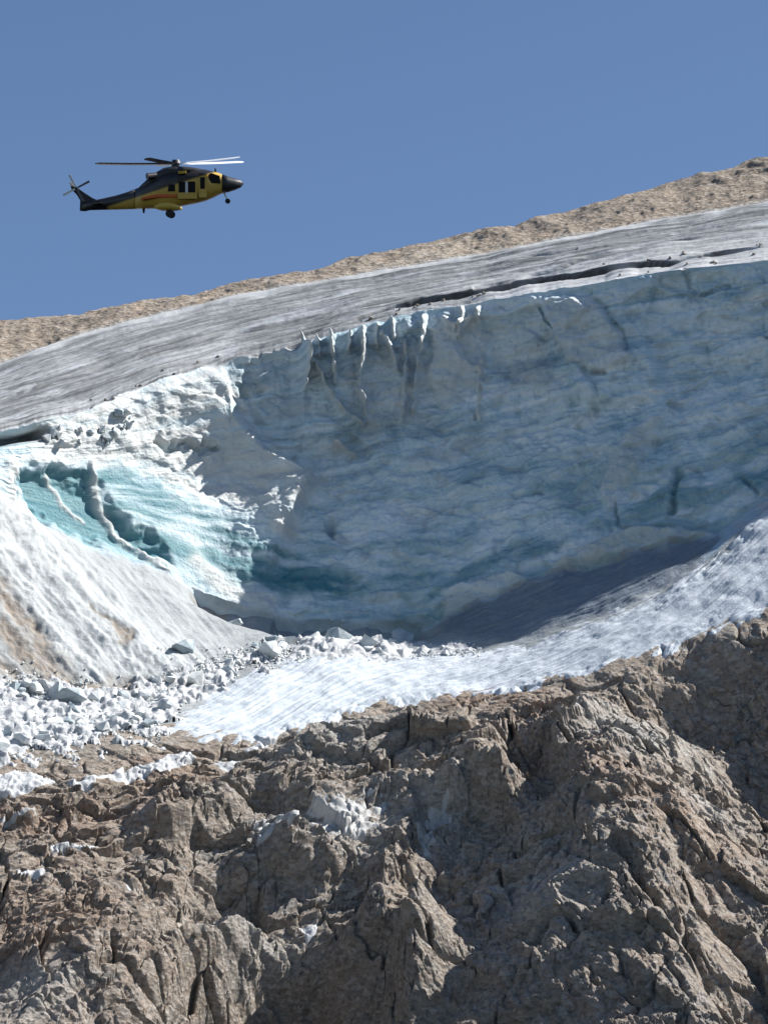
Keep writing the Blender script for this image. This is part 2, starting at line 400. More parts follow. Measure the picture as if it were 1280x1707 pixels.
H[sl] += w * sstep(-6, 10, slab) * 0.25 * fbm(SKF(u, r), (9, 0.7, 1), 3, 0.6, 69)
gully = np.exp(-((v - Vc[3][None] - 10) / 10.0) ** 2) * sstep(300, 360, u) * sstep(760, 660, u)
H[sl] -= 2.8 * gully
DIRT_SHADE[sl] = np.maximum(DIRT_SHADE[sl], gully * 0.8)  # gully groove tinted darker
DIRT_SHADE[sl] = np.maximum(DIRT_SHADE[sl], sstep(1122, 1145, wv) * sstep(330, 250, u))
WHITE[sl] *= 1 - sstep(1122, 1145, wv) * sstep(330, 250, u)
wedge = sstep(1150, 1200, u) * sstep(0, 1, w)
BLUE[sl] = np.maximum(BLUE[sl], 0.6 * wedge)

# --- the snow tongue bed
sl = slice(i4 - 4, i5 + 40)
p = P[sl]; u = U[sl]
H[sl] += sstep(4.0, 4.08, R[sl]) * 0.3 * fbm(p, 5, 3, 0.5, 70)

# --- rock slope below
sl = slice(i5 - 30, NR)
u, v, r, p = U[sl], V[sl], R[sl], P[sl]
w = sstep(4.93, 5.16, r)
pw = p + 2.0 * np.stack([fbm(p, 7, 2, 0.5, 80), fbm(p, 7, 2, 0.5, 81), fbm(p, 7, 2, 0.5, 82)], -1)
wu = u + 22 * fbm(p, 6.0, 3, 0.42, 83); wv = v + 20 * fbm(p, 6.0, 3, 0.42, 84)
h = np.zeros_like(u)
# broad swells: (u, v, height, ru, rv, rotation)
for (a, b, hh, ru, rv, rot) in [(1050, 1440, 8.0, 170, 260, -20), (1265, 1260, -7.0, 150, 95, 10), (1240, 1620, -3.0, 70, 130, -25), (690, 1280, 3.5, 190, 60, 0), (500, 1665, -17.0, 150, 90, 12),
                                (740, 1530, -5.5, 60, 140, 35), (90, 1560, 3.0, 170, 160, 0), (560, 1430, 3.0, 150, 45, -8), (360, 1510, -4.0, 120, 45, -15), (895, 1345, -7.5, 48, 34, 0),
                                (160, 1650, 2.0, 120, 80, 0), (700, 1640, 3.0, 50, 100, 25), (900, 1640, 2.5, 140, 80, 0), (1150, 1160, -4.5, 170, 55, -18), (430, 1660, 2.0, 60, 60, 0)]:
    c, s = math.cos(math.radians(rot)), math.sin(math.radians(rot))
    x, y = wu - a, wv - b
    h += 1.35 * hh * np.exp(-((x * c + y * s) / ru) ** 2 - ((-x * s + y * c) / rv) ** 2)
brk = np.clip(1.0 + 0.6 * perlin(p, 9.0, 98), 0.65, 1.35)
# scarps: ground on the upper / right side stands proud of the line, then drops
for pts, hh, Lf, dr in [([(420, 1325), (480, 1355), (560, 1372), (700, 1376), (850, 1376), (900, 1362), (945, 1335)], 5.5, 100, 44),
                        ([(600, 1730), (650, 1670), (710, 1580), (770, 1500), (850, 1420)], 9.0, 150, 100),
                        ([(190, 1418), (250, 1412), (330, 1396), (440, 1345)], 4.2, 80, 36),
                        ([(215, 1660), (260, 1630), (320, 1590), (400, 1560), (520, 1578), (610, 1580), (660, 1545), (700, 1520)], 6.0, 60, 60),
                        ([(205, 1610), (265, 1530), (320, 1482), (400, 1458), (500, 1458), (620, 1474)], 4.6, 50, 52),
                        ([(655, 1470), (680, 1420), (705, 1390)], 2.0, 60, 26),
                        ([(850, 1395), (900, 1372), (960, 1330), (1010, 1280), (1055, 1228)], 2.2, 90, 24),
                        ([(340, 1720), (380, 1680), (420, 1640), (455, 1620)], 2.0, 60, 30),
                        ([(0, 1500), (50, 1506), (90, 1512)], 0.8, 40, 8), ([(180, 1508), (215, 1525), (240, 1520)], 0.7, 40, 8), ([(-20, 1400), (100, 1385), (200, 1345)], 1.0, 60, 14),
                        ([(60, 1640), (100, 1620), (140, 1600)], 1.0, 50, 16), ([(700, 1560), (760, 1540), (800, 1540)], 1.2, 40, 16), ([(860, 1600), (940, 1590), (1000, 1580)], 1.0, 60, 18),
                        ([(440, 1300), (500, 1280), (560, 1300)], 1.2, 50, 18), ([(1120, 1300), (1190, 1250), (1290, 1190)], 4.5, 120, 80)]:
    d, par, side = seg_dist(wu, wv, pts)
    end = np.sin(np.clip(par, 0.03, 0.97) * math.pi) ** 0.45
    up = np.where(side < 0, np.exp(-d / Lf), sstep(dr, 0, d))
    h += hh * up * end * sstep(190, 60, d) * brk
for pts, hh, wd in [([(1060, 1545), (1130, 1600), (1180, 1655), (1235, 1730)], -1.7, 9), ([(960, 1480), (1010, 1540), (1080, 1610), (1140, 1700)], -0.8, 8), ([(1110, 1450), (1200, 1520), (1280, 1550)], -0.9, 10),
                    ([(1150, 1500), (1220, 1590), (1290, 1640)], -1.6, 12), ([(1180, 1640), (1290, 1690)], -1.5, 12), ([(860, 1300), (930, 1310)], -2.5, 24), ([(1130, 1290), (1190, 1345), (1290, 1372)], 1.6, 14)]:
    d, par, _ = seg_dist(wu, wv, pts)
    h += hh * np.exp(-(d / wd) ** 2)
H[sl] += w * h
for (a, b, ru, rv) in [(930, 1235, 90, 55), (110, 1380, 160, 60), (60, 1600, 150, 110), (1080, 1400, 120, 60), (820, 1160, 120, 25), (300, 1300, 120, 30), (1160, 1430, 90, 50), (880, 1620, 60, 60)]:
    BLUE[sl] = np.maximum(BLUE[sl], np.exp(-((wu - a) / ru) ** 2 - ((wv - b) / rv) ** 2))
for (a, b, ru, rv) in [(560, 1430, 130, 36), (760, 1420, 60, 40), (560, 1280, 110, 45), (1080, 1290, 110, 60), (900, 1560, 120, 90), (420, 1560, 80, 20), (60, 1690, 80, 40), (1180, 1400, 80, 30)]:
    WHITE[sl] = np.maximum(WHITE[sl], np.exp(-((wu - a) / ru) ** 2 - ((wv - b) / rv) ** 2))
rd = fbm(pw, (9.0, 9.0, 6.0), 5, 0.55, 86, True)
H[sl] += w * 0.35 * (rd - 0.9)
# ribs down the right-hand spur, level beds on the left
k_r = sstep(700, 1000, u + 0.3 * (v - 1400))
rib_c = np.stack([(u * 0.80 - v * 0.60) * 0.058, (u * 0.60 + v * 0.80) * 0.058, 0 * u], -1)
bed_c = np.stack([(u * 0.97 - v * 0.22) * 0.058, (u * 0.22 + v * 0.97) * 0.058, 0 * u], -1)
bed_c[..., 1] += 0.6 * perlin(p, 8, 92); rib_c[..., 0] += 0.8 * perlin(p, 8, 93)
H[sl] += w * (k_r * 0.42 * fbm(rib_c, (2.2, 14, 1), 4, 0.6, 94, True) + (1 - k_r) * 0.4 * fbm(bed_c, (12, 1.5, 1), 4, 0.6, 95, True) - 0.8)
f1, f2, val, tl = worley(pw, (7.0, 7.0, 4.5), 8, True)
H[sl] += w * (0.8 * (val - 0.5) + 1.3 * tl) * sstep(0, 0.05, f2 - f1)
H[sl] -= w * 2.2 * np.exp(-((f2 - f1) / 0.055) ** 2) * np.clip(0.35 + 1.8 * perlin(p, 7, 120), 0, 1)
f1, f2, val, tl = worley(pw, (2.5, 2.5, 1.7), 9, True)
H[sl] -= w * 0.8 * np.exp(-((f2 - f1) / 0.07) ** 2) * np.clip(0.2 + 1.8 * perlin(p, 5, 121), 0, 1)
H[sl] += w * (0.35 * (val - 0.5) + 0.55 * tl) * sstep(0, 0.08, f2 - f1) * np.clip(0.7 + 1.3 * perlin(p, 12, 88), 0.1, 1.2)
f1, f2, val, tl = worley(pw, (1.05, 1.05, 0.75), 10, True)
H[sl] += w * (0.18 * (val - 0.55) + 0.28 * tl) * np.clip(0.8 + 1.0 * perlin(p, 9, 89), 0.25, 1.3)
stb = p.copy(); stb[..., 2] += 0.45 * p[..., 0] + 0.8 * fbm(p, 6, 2, .5, 90)
H[sl] += w * 0.22 * fbm(stb, (7, 7, 0.8), 3, 0.6, 91)

H *= np.interp(U, [-620, -350, -100, 1380, 1600, 1950], [0.7, 0.9, 1, 1, 0.9, 0.7])
PB = P
P = PB + N * H[..., None]
ND = grid_normals(P)
if (ND * N).sum(-1).mean() < 0:
    ND = -ND

# ------------------------------------------------------------------ material helpers
def new_mat(name):
    m = bpy.data.materials.new(name); m.use_nodes = True
    nt = m.node_tree
    b = nt.nodes['Principled BSDF']
    return m, nt, b

def node(nt, typ, **kw):
    n = nt.nodes.new(typ)
    for k, v in kw.items():
        setattr(n, k, v)
    return n

def noise(nt, vec, scale, detail=4, rough=0.6, dist=0.0):
    n = node(nt, 'ShaderNodeTexNoise')
    n.inputs['Scale'].default_value = scale; n.inputs['Detail'].default_value = detail
    n.inputs['Roughness'].default_value = rough; n.inputs['Distortion'].default_value = dist
    if vec is not None:
        nt.links.new(vec, n.inputs['Vector'])
    return n.outputs['Fac']

def scaled(nt, vec, s):
    n = node(nt, 'ShaderNodeMapping'); n.inputs['Scale'].default_value = s
    nt.links.new(vec, n.inputs['Vector'])
    return n.outputs['Vector']

def ramp(nt, fac, stops):
    n = node(nt, 'ShaderNodeValToRGB')
    while len(n.color_ramp.elements) < len(stops):
        n.color_ramp.elements.new(0.5)
    for e, (p, c) in zip(n.color_ramp.elements, stops):
        e.position = p; e.color = (c[0], c[1], c[2], 1)
    nt.links.new(fac, n.inputs['Fac'])
    return n.outputs['Color']

def mix(nt, fac, a, b, mode='MIX'):
    n = node(nt, 'ShaderNodeMix', data_type='RGBA', blend_type=mode)
    for s, x in ((n.inputs['Factor'], fac), (n.inputs['A'], a), (n.inputs['B'], b)):
        pass
    fs = n.inputs[0]; As = n.inputs[6]; Bs = n.inputs[7]
    for s, x in ((fs, fac), (As, a), (Bs, b)):
        if isinstance(x, (int, float)):
            s.default_value = x
        elif isinstance(x, tuple):
            s.default_value = (x[0], x[1], x[2], 1)
        else:
            nt.links.new(x, s)
    return n.outputs[2]

def math_n(nt, op, a, b=0.0, clamp=False):
    n = node(nt, 'ShaderNodeMath', operation=op, use_clamp=clamp)
    for k, x in enumerate((a, b)):
        if isinstance(x, (int, float)):
            n.inputs[k].default_value = x
        else:
            nt.links.new(x, n.inputs[k])
    return n.outputs[0]

def attr(nt, name):
    n = node(nt, 'ShaderNodeAttribute'); n.attribute_name = name
    s = node(nt, 'ShaderNodeSeparateColor')
    nt.links.new(n.outputs['Color'], s.inputs['Color'])
    return s.outputs[0], s.outputs[1], s.outputs[2]

def bump(nt, b, height, strength, dist):
    n = node(nt, 'ShaderNodeBump'); n.inputs['Strength'].default_value = strength; n.inputs['Distance'].default_value = dist
    nt.links.new(height, n.inputs['Height']); nt.links.new(n.outputs['Normal'], b.inputs['Normal'])

# rock
def rock_material(name, stops, stained=False):
    m, nt, b = new_mat(name)
    tc = node(nt, 'ShaderNodeTexCoord')
    o = tc.outputs['Object']
    big = noise(nt, o, 0.055, 4, 0.65, 0.6)
    mid = noise(nt, scaled(nt, o, (1, 1, 1.8)), 0.42, 6, 0.7, 0.5)
    fine = noise(nt, o, 2.6, 5, 0.75)
    f = math_n(nt, 'ADD', math_n(nt, 'MULTIPLY', big, 0.45), math_n(nt, 'MULTIPLY', mid, 0.55))
    c = ramp(nt, f, stops)
    if stained:
        w, bl, d = attr(nt, 'masks')
        c = mix(nt, math_n(nt, 'MULTIPLY', bl, math_n(nt, 'ADD', mid, 0.15)), c, (0.34, 0.205, 0.125))
        c = mix(nt, math_n(nt, 'MULTIPLY', w, math_n(nt, 'ADD', mid, 0.3)), c, (0.52, 0.51, 0.48))
        c = mix(nt, math_n(nt, 'MULTIPLY', d, math_n(nt, 'ADD', mid, 0.2)), c, (0.11, 0.09, 0.07))
    vor = node(nt, 'ShaderNodeTexVoronoi'); vor.inputs['Scale'].default_value = 1.7
    nt.links.new(scaled(nt, o, (1, 1, 1.5)), vor.inputs['Vector'])
    sep = node(nt, 'ShaderNodeSeparateColor'); nt.links.new(vor.outputs['Color'], sep.inputs['Color'])
    c = mix(nt, 0.45, c, ramp(nt, sep.outputs[0], [(0.0, (0.10, 0.097, 0.095)), (0.3, (0.25, 0.225, 0.195)), (0.7, (0.36, 0.325, 0.28)), (1.0, (0.50, 0.48, 0.45))]))
    c = mix(nt, ramp(nt, fine, [(0.36, (0.6,) * 3), (0.46, (0.0,) * 3)]), c, (0.06, 0.057, 0.055))
    c = mix(nt, ramp(nt, fine, [(0.58, (0.0,) * 3), (0.72, (0.6,) * 3)]), c, (0.46, 0.44, 0.40))
    c = mix(nt, 1.0, c, (1.08, 1.08, 1.09), 'MULTIPLY')
    nt.links.new(c, b.inputs['Base Color'])
    b.inputs['Roughness'].default_value = 0.92
    b.inputs['Specular IOR Level'].default_value = 0.2
    bump(nt, b, math_n(nt, 'ADD', noise(nt, o, 2.4, 6, 0.85), math_n(nt, 'MULTIPLY', vor.outputs['Distance'], 0.6)), 0.9, 0.42)
    return m

M_ROCK = rock_material('weathered_rock', [(0.34, (0.12, 0.118, 0.118)), (0.42, (0.25, 0.22, 0.19)), (0.48, (0.34, 0.285, 0.23)), (0.53, (0.29, 0.21, 0.155)), (0.58, (0.36, 0.33, 0.285)), (0.66, (0.20, 0.195, 0.185))], True)
M_RIDGE = rock_material('ridge_rock', [(0.38, (0.09, 0.075, 0.06)), (0.44, (0.25, 0.19, 0.14)), (0.52, (0.40, 0.30, 0.21)), (0.60, (0.45, 0.40, 0.32)), (0.70, (0.30, 0.27, 0.23))], True)

# dirty upper glacier surface
def glacier_top_material():
    m, nt, b = new_mat('dirty_glacier_surface')
    uv = node(nt, 'ShaderNodeUVMap', uv_map='st').outputs['UV']
    tc = node(nt, 'ShaderNodeTexCoord').outputs['Object']
    w, bl, d = attr(nt, 'masks')
    s1 = noise(nt, scaled(nt, uv, (0.035, 1.5, 1)), 1.0, 6, 0.72, 0.25)
    s2 = noise(nt, scaled(nt, uv, (0.22, 4.0, 1)), 1.0, 5, 0.7, 0.2)
    f = math_n(nt, 'ADD', math_n(nt, 'MULTIPLY', s1, 0.6), math_n(nt, 'MULTIPLY', s2, 0.4))
    c = ramp(nt, f, [(0.36, (0.085, 0.088, 0.088)), (0.43, (0.14, 0.146, 0.15)), (0.50, (0.215, 0.222, 0.228)), (0.57, (0.305, 0.313, 0.318)), (0.66, (0.44, 0.45, 0.46))])
    s4 = noise(nt, scaled(nt, uv, (0.10, 0.7, 1)), 1.0, 5, 0.7, 1.2)
    c = mix(nt, ramp(nt, s4, [(0.5, (0,) * 3), (0.66, (0.75,) * 3)]), c, (0.48, 0.50, 0.53))
    c = mix(nt, math_n(nt, 'MULTIPLY', w, 0.75), c, (0.60, 0.61, 0.62))
    c = mix(nt, math_n(nt, 'MULTIPLY', d, 0.95), c, (0.035, 0.035, 0.04))  # dirt streaks and the painted shade of the crevasse
    nt.links.new(c, b.inputs['Base Color'])
    b.inputs['Roughness'].default_value = 0.75
    b.inputs['Specular IOR Level'].default_value = 0.25
    bump(nt, b, math_n(nt, 'ADD', s2, math_n(nt, 'MULTIPLY', noise(nt, tc, 2.0, 5, 0.7), 0.4)), 0.6, 0.25)
    return m
M_TOP = glacier_top_material()

# ice of the cliff and the basin
def ice_material(name, stops, whitec, bluec, dirt_shade_c, rough, brown_to=-999.0):
    m, nt, b = new_mat(name)
    uv = node(nt, 'ShaderNodeUVMap', uv_map='st').outputs['UV']
    tc = node(nt, 'ShaderNodeTexCoord').outputs['Object']
    w, bl, d = attr(nt, 'masks')
    s1 = noise(nt, scaled(nt, uv, (0.07, 1.5, 1)), 1.0, 7, 0.72, 0.5)
    s2 = noise(nt, scaled(nt, tc, (1, 1, 1)), 0.16, 6, 0.65, 0.8)
    s3 = noise(nt, tc, 1.5, 5, 0.7, 0.3)
    f = math_n(nt, 'ADD', math_n(nt, 'MULTIPLY', s1, 0.58), math_n(nt, 'ADD', math_n(nt, 'MULTIPLY', s2, 0.32), math_n(nt, 'MULTIPLY', s3, 0.1)))
    c = ramp(nt, f, stops)
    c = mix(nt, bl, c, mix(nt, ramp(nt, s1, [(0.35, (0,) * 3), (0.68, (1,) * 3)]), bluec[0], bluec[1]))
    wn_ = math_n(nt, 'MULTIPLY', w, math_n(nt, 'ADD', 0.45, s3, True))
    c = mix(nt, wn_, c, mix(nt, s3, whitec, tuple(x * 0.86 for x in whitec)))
    dn = math_n(nt, 'MULTIPLY', d, ramp(nt, s3, [(0.3, (0.55,) * 3), (0.6, (1,) * 3)]))
    sx = node(nt, 'ShaderNodeSeparateXYZ'); nt.links.new(uv, sx.inputs['Vector'])
    earth = math_n(nt, 'LESS_THAN', sx.outputs['X'], brown_to)
    c = mix(nt, dn, c, mix(nt, earth, mix(nt, s2, dirt_shade_c[0], dirt_shade_c[1]), mix(nt, s3, (0.15, 0.125, 0.10), (0.31, 0.25, 0.195))))
    nt.links.new(c, b.inputs['Base Color'])
    b.inputs['Roughness'].default_value = rough
    b.inputs['Specular IOR Level'].default_value = 0.35
    rg = node(nt, 'ShaderNodeTexNoise', noise_type='RIDGED_MULTIFRACTAL')
    rg.inputs['Scale'].default_value = 0.45; rg.inputs['Detail'].default_value = 7; rg.inputs['Roughness'].default_value = 0.55
    nt.links.new(scaled(nt, tc, (0.8, 0.8, 1.3)), rg.inputs['Vector'])
    bump(nt, b, math_n(nt, 'ADD', math_n(nt, 'MULTIPLY', s1, 0.6), math_n(nt, 'ADD', math_n(nt, 'MULTIPLY', rg.outputs['Fac'], 0.35), noise(nt, tc, 1.6, 6, 0.7, 0.3))), 0.7, 0.35)
    return m
M_ICE = ice_material('blue_glacier_ice', [(0.37, (0.16, 0.27, 0.34)), (0.43, (0.33, 0.455, 0.515)), (0.49, (0.48, 0.60, 0.645)), (0.56, (0.62, 0.70, 0.73)), (0.64, (0.78, 0.81, 0.81))],
                     (0.58, 0.59, 0.575), ((0.035, 0.165, 0.21), (0.17, 0.31, 0.335)), ((0.14, 0.16, 0.18), (0.27, 0.29, 0.31)), 0.5)
M_FLOOR = ice_material('basin_ice', [(0.34, (0.20, 0.225, 0.24)), (0.48, (0.285, 0.305, 0.315)), (0.58, (0.34, 0.36, 0.37)), (0.7, (0.41, 0.43, 0.435))],
                       (0.50, 0.525, 0.53), ((0.28, 0.46, 0.62), (0.5, 0.64, 0.74)), ((0.09, 0.12, 0.165), (0.19, 0.235, 0.295)), 0.65, 27.0)

def snow_material(name, a, bcol, streaky, skew=0.0):
    m, nt, b = new_mat(name)
    uv = node(nt, 'ShaderNodeUVMap', uv_map='st').outputs['UV']
    tc = node(nt, 'ShaderNodeTexCoord').outputs['Object']
    sx = node(nt, 'ShaderNodeSeparateXYZ'); nt.links.new(uv, sx.inputs['Vector'])
    cb = node(nt, 'ShaderNodeCombineXYZ'); nt.links.new(sx.outputs['X'], cb.inputs['X'])
    nt.links.new(math_n(nt, 'ADD', sx.outputs['Y'], math_n(nt, 'MULTIPLY', sx.outputs['X'], skew)), cb.inputs['Y'])
    s1 = noise(nt, scaled(nt, cb.outputs['Vector'], streaky), 1.0, 6, 0.7, 0.2)
    s2 = noise(nt, tc, 0.9, 6, 0.7)
    f = math_n(nt, 'ADD', math_n(nt, 'MULTIPLY', s1, 0.65), math_n(nt, 'MULTIPLY', s2, 0.35))
    c = ramp(nt, f, [(0.34, bcol), (0.47, tuple((x + y) / 2 for x, y in zip(a, bcol))), (0.56, a)])
    nt.links.new(c, b.inputs['Base Color'])
    b.inputs['Roughness'].default_value = 0.8
    b.inputs['Specular IOR Level'].default_value = 0.2
    bump(nt, b, f, 0.8, 0.5)
    return m
M_TONGUE = snow_material('streaked_snow', (0.55, 0.59, 0.635), (0.31, 0.36, 0.41), (0.045, 2.2, 1), 0.34)
M_SNOW = snow_material('old_snow', (0.56, 0.565, 0.57), (0.33, 0.35, 0.37), (0.6, 3.0, 1))

def block_material(name, a, bcol):
    m, nt, b = new_mat(name)
    tc = node(nt, 'ShaderNodeTexCoord').outputs['Object']
    oi = node(nt, 'ShaderNodeObjectInfo')
    s = noise(nt, tc, 1.7, 4, 0.65)
    f = math_n(nt, 'ADD', math_n(nt, 'MULTIPLY', s, 0.55), math_n(nt, 'MULTIPLY', oi.outputs['Random'], 0.4))
    nt.links.new(ramp(nt, f, [(0.3, bcol), (0.55, a)]), b.inputs['Base Color'])
    b.inputs['Roughness'].default_value = 0.6
    bump(nt, b, noise(nt, tc, 2.5, 5, 0.7), 0.6, 0.2)
    return m
M_BLOCK = block_material('broken_ice', (0.60, 0.62, 0.62), (0.24, 0.30, 0.335))
M_STONE = block_material('loose_stone', (0.30, 0.26, 0.21), (0.13, 0.12, 0.115))

# ------------------------------------------------------------------ build sheets
def mesh_from_grid(name, verts, quads, mat, st=None, masks=None, smooth=True):
    me = bpy.data.meshes.new(name)
    me.vertices.add(len(verts)); me.vertices.foreach_set('co', verts.astype(np.float32).ravel())
    n = len(quads)
    me.loops.add(n * 4); me.loops.foreach_set('vertex_index', quads.astype(np.int32).ravel())
    me.polygons.add(n)
    me.polygons.foreach_set('loop_start', np.arange(0, n * 4, 4, dtype=np.int32))
    me.polygons.foreach_set('loop_total', np.full(n, 4, np.int32))
    me.polygons.foreach_set('use_smooth', np.full(n, smooth, bool))
    if st is not None:
        uvl = me.uv_layers.new(name='st')
        uvl.data.foreach_set('uv', st[quads.ravel()].astype(np.float32).ravel())
    if masks is not None:
        a = me.attributes.new('masks', 'FLOAT_COLOR', 'POINT')
        a.data.foreach_set('color', np.concatenate([masks, np.ones((len(masks), 1))], 1).astype(np.float32).ravel())
    me.materials.append(mat)
    me.update(); me.validate()
    o = bpy.data.objects.new(name, me); COL.objects.link(o)
    return o

def grid_quads(nr, nc):
    i = np.arange(nr * nc).reshape(nr, nc)
    return np.stack([i[1:, :-1], i[1:, 1:], i[:-1, 1:], i[:-1, :-1]], -1).reshape(-1, 4)

def band(name, r0, r1, mat, flat=False):
    s = slice(r0, r1)
    v = P[s].reshape(-1, 3)
    st = ST[s][..., :2].reshape(-1, 2)
    mk = np.stack([WHITE[s], BLUE[s], DIRT_SHADE[s]], -1).reshape(-1, 3)
    o = mesh_from_grid(name, v, grid_quads(r1 - r0, NU), mat, st, np.clip(mk, 0, 1), not flat)
    o['kind'] = 'structure'
    return o

def overlay(name, field, lift, mat, smooth=True):
    """A layer lying on the sheet where field > 0; its edges dive just under what it lies on."""
    off = lift(field)
    keep = field > -0.35
    fk = keep[:-1, :-1] & keep[1:, :-1] & keep[1:, 1:] & keep[:-1, 1:]
    idx = np.arange(NR * NU).reshape(NR, NU)
    q = np.stack([idx[1:, :-1], idx[1:, 1:], idx[:-1, 1:], idx[:-1, :-1]], -1)[fk]
    used, inv = np.unique(q.ravel(), return_inverse=True)
    pos = (P + N * off[..., None]).reshape(-1, 3)[used]
    return mesh_from_grid(name, pos, inv.reshape(-1, 4), mat, ST[..., :2].reshape(-1, 2)[used], None, smooth)

def tag(o, label, cat, group=None):
    o['label'] = label; o['category'] = cat
    if group:
        o['group'] = group
    return o

band('rock_slope', i5 - 30, NR, M_ROCK, True)
band('basin_floor', i3, i5 - 29, M_FLOOR)
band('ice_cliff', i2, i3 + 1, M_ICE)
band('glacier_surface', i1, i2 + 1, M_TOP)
band('rock_ridge', 0, i1 + 1, M_RIDGE)
# far side of the ridge
bs = np.linspace(0, 1, 14)
top = P[0]
back = np.stack([top + np.array([0, 90 * b, 0]) - np.array([0, 0, 1]) * (4 * b + 70 * b * b) + np.stack([0 * top[:, 0], 0 * top[:, 0], 1.2 * b * fbm(top + np.array([0, 90 * b, 0]), 14, 3, .5, 95)], -1) for b in bs[::-1]])
o = mesh_from_grid('back_slope', back.reshape(-1, 3), grid_quads(14, NU), M_RIDGE)
o['kind'] = 'structure'

# ------------------------------------------------------------------ snow lying on the slope
nz = np.zeros((NR, NU)); nst = np.zeros((NR, NU))
nz[i3:] = fbm(PB[i3:], 2.6, 4, 0.6, 110); nst[i3:] = fbm(ST[i3:], (6.0, 0.5, 1), 3, 0.6, 111)
M_DUST = snow_material('dusted_snow', (0.46, 0.46, 0.455), (0.30, 0.295, 0.28), (0.6, 3.0, 1))
def lift_fn(th, k):
    return lambda f: np.where(f > 0, th * (1 - np.exp(-np.clip(f, 0, None) / k)), f * 0.9) - 0.03

tongue_poly = [(272, 1222), (300, 1195), (360, 1140), (400, 1118), (480, 1096), (560, 1085), (660, 1082), (800, 1086), (900, 1066), (1000, 1030), (1100, 990), (1180, 936), (1225, 893), (1215, 872), (1290, 838),
               (1520, 760), (1520, 930), (1300, 1012), (1200, 1052), (1120, 1080), (1010, 1122), (860, 1155), (720, 1165), (610, 1182), (530, 1212), (440, 1240), (330, 1232)]
SK = ST.copy(); SK[..., 1] += 0.34 * SK[..., 0]
sks = np.zeros((NR, NU)); sks[i3:] = fbm(SK[i3:], (9.0, 0.5, 1), 3, 0.6, 114)
sd = poly_sd(U, V, tongue_poly) / 16.0
ft = sd + (0.7 * sks + 0.9 * nz) * sstep(-2.2, 0.2, sd)
grooves = np.zeros((NR, NU)); grooves[i3:i5 + 60] = 0.16 * fbm(SK[i3:i5 + 60], (14.0, 0.6, 1), 4, 0.62, 113)
o = overlay('snow_tongue', ft, lambda f: lift_fn(0.45, 2.2)(f) + grooves * sstep(0, 1.5, f), M_TONGUE)
o['kind'] = 'structure'
FT = ft

cs = (slice(i4 - 70, i5 + 40), slice(0, int(np.argmin(np.abs(uu - 860)))))
cr1, cr2, crv = worley(PB[cs], (0.9, 0.9, 0.7), 15)
CRUSH = np.zeros((NR, NU)); CRUSH[cs] = 0.40 * (crv - 0.4) * sstep(0, 0.2, cr2 - cr1) + 0.45 * fbm(PB[cs], 2.0, 2, 0.5, 116)

def snow_patch(pts, label, th=0.3, amp=0.8, wid=9.0, closed=True, group='snow patches on the brown rock', crush=0.0):
    u0, u1 = min(p[0] for p in pts) - 60, max(p[0] for p in pts) + 60
    c = (uu > u0) & (uu < u1)
    f = np.full((NR, NU), -9.0)
    s = poly_sd(U[:, c], V[:, c], pts) / wid if closed else (1 - seg_dist(U[:, c], V[:, c], pts)[0] / wid)
    f[:, c] = s + amp * nz[:, c] + 0.5 * amp * nst[:, c]
    f[:, c] = np.where(s < -2.2, -9, f[:, c])
    o = overlay('snow_patch', f, lambda q: lift_fn(th, 0.9)(q) + crush * CRUSH * sstep(0, 0.8, q), M_DUST if th < 0.15 else M_SNOW)
    tag(o, label, 'snow', group)
    return o

snow_patch([(-120, 1300), (0, 1293), (60, 1300), (95, 1312), (70, 1325), (0, 1328), (-120, 1340)], 'thick white snow strip at the far left below the ice rubble', 0.5)
snow_patch([(110, 1312), (180, 1290), (250, 1272), (320, 1258), (326, 1270), (260, 1292), (190, 1306), (120, 1322)], 'long thin snow streak slanting up below the ice rubble', 0.35)
snow_patch([(350, 1278), (400, 1262), (430, 1240), (470, 1225), (440, 1258), (380, 1288)], 'thin snow finger hanging off the lower end of the snow tongue', 0.3)
snow_patch([(75, 1442), (110, 1436), (170, 1440), (150, 1446), (90, 1447)], 'short flat snow strip on the brown slope at the left', 0.2, 0.5, 6)
snow_patch([(-5, 1494), (30, 1498), (75, 1506), (60, 1512), (20, 1506)], 'tiny bright snow strip at the left edge of the rocks', 0.2, 0.5, 6)
snow_patch([(178, 1502), (200, 1506), (225, 1520), (205, 1518)], 'small snow sliver above a dark crack in the brown slope', 0.2, 0.4, 6)
snow_patch([(500, 1530), (535, 1528), (528, 1545), (512, 1556), (508, 1542)], 'small white snow patch above the deep dark hollow', 0.25, 0.4, 7)
snow_patch([(430, 1415), (480, 1398), (570, 1392), (640, 1402), (630, 1435), (540, 1442), (470, 1460), (425, 1462)], 'wide broken dusting of snow on the pale ledge in the middle', 0.10, 2.0, 12)
snow_patch([(700, 1440), (722, 1400), (760, 1395), (740, 1430), (712, 1465)], 'small broken snow dusting right of the wide pale ledge', 0.10, 1.8, 10)
snow_patch([(360, 1546), (420, 1528), (470, 1530), (420, 1544)], 'thin snow edge along the rim above the dark hollow', 0.12, 1.0, 7)
snow_patch([(-20, 1385), (40, 1378), (60, 1384), (0, 1394)], 'faint snow streak at the left edge of the brown beds', 0.12, 0.8, 6)
snow_patch([(525, 1222), (560, 1206), (575, 1210), (540, 1228)], 'narrow snow sliver just under the edge of the snow tongue', 0.2, 0.5, 6)
snow_patch([(-100, 1140), (40, 1132), (150, 1150), (260, 1150), (340, 1120), (400, 1095), (470, 1075), (500, 1090), (400, 1122), (345, 1160), (300, 1195), (270, 1225), (180, 1240), (60, 1262), (-100, 1275)],
           'broad bed of crushed white ice under the rubble at the left', 0.5, 2.1, 14, group=None, crush=1.3)
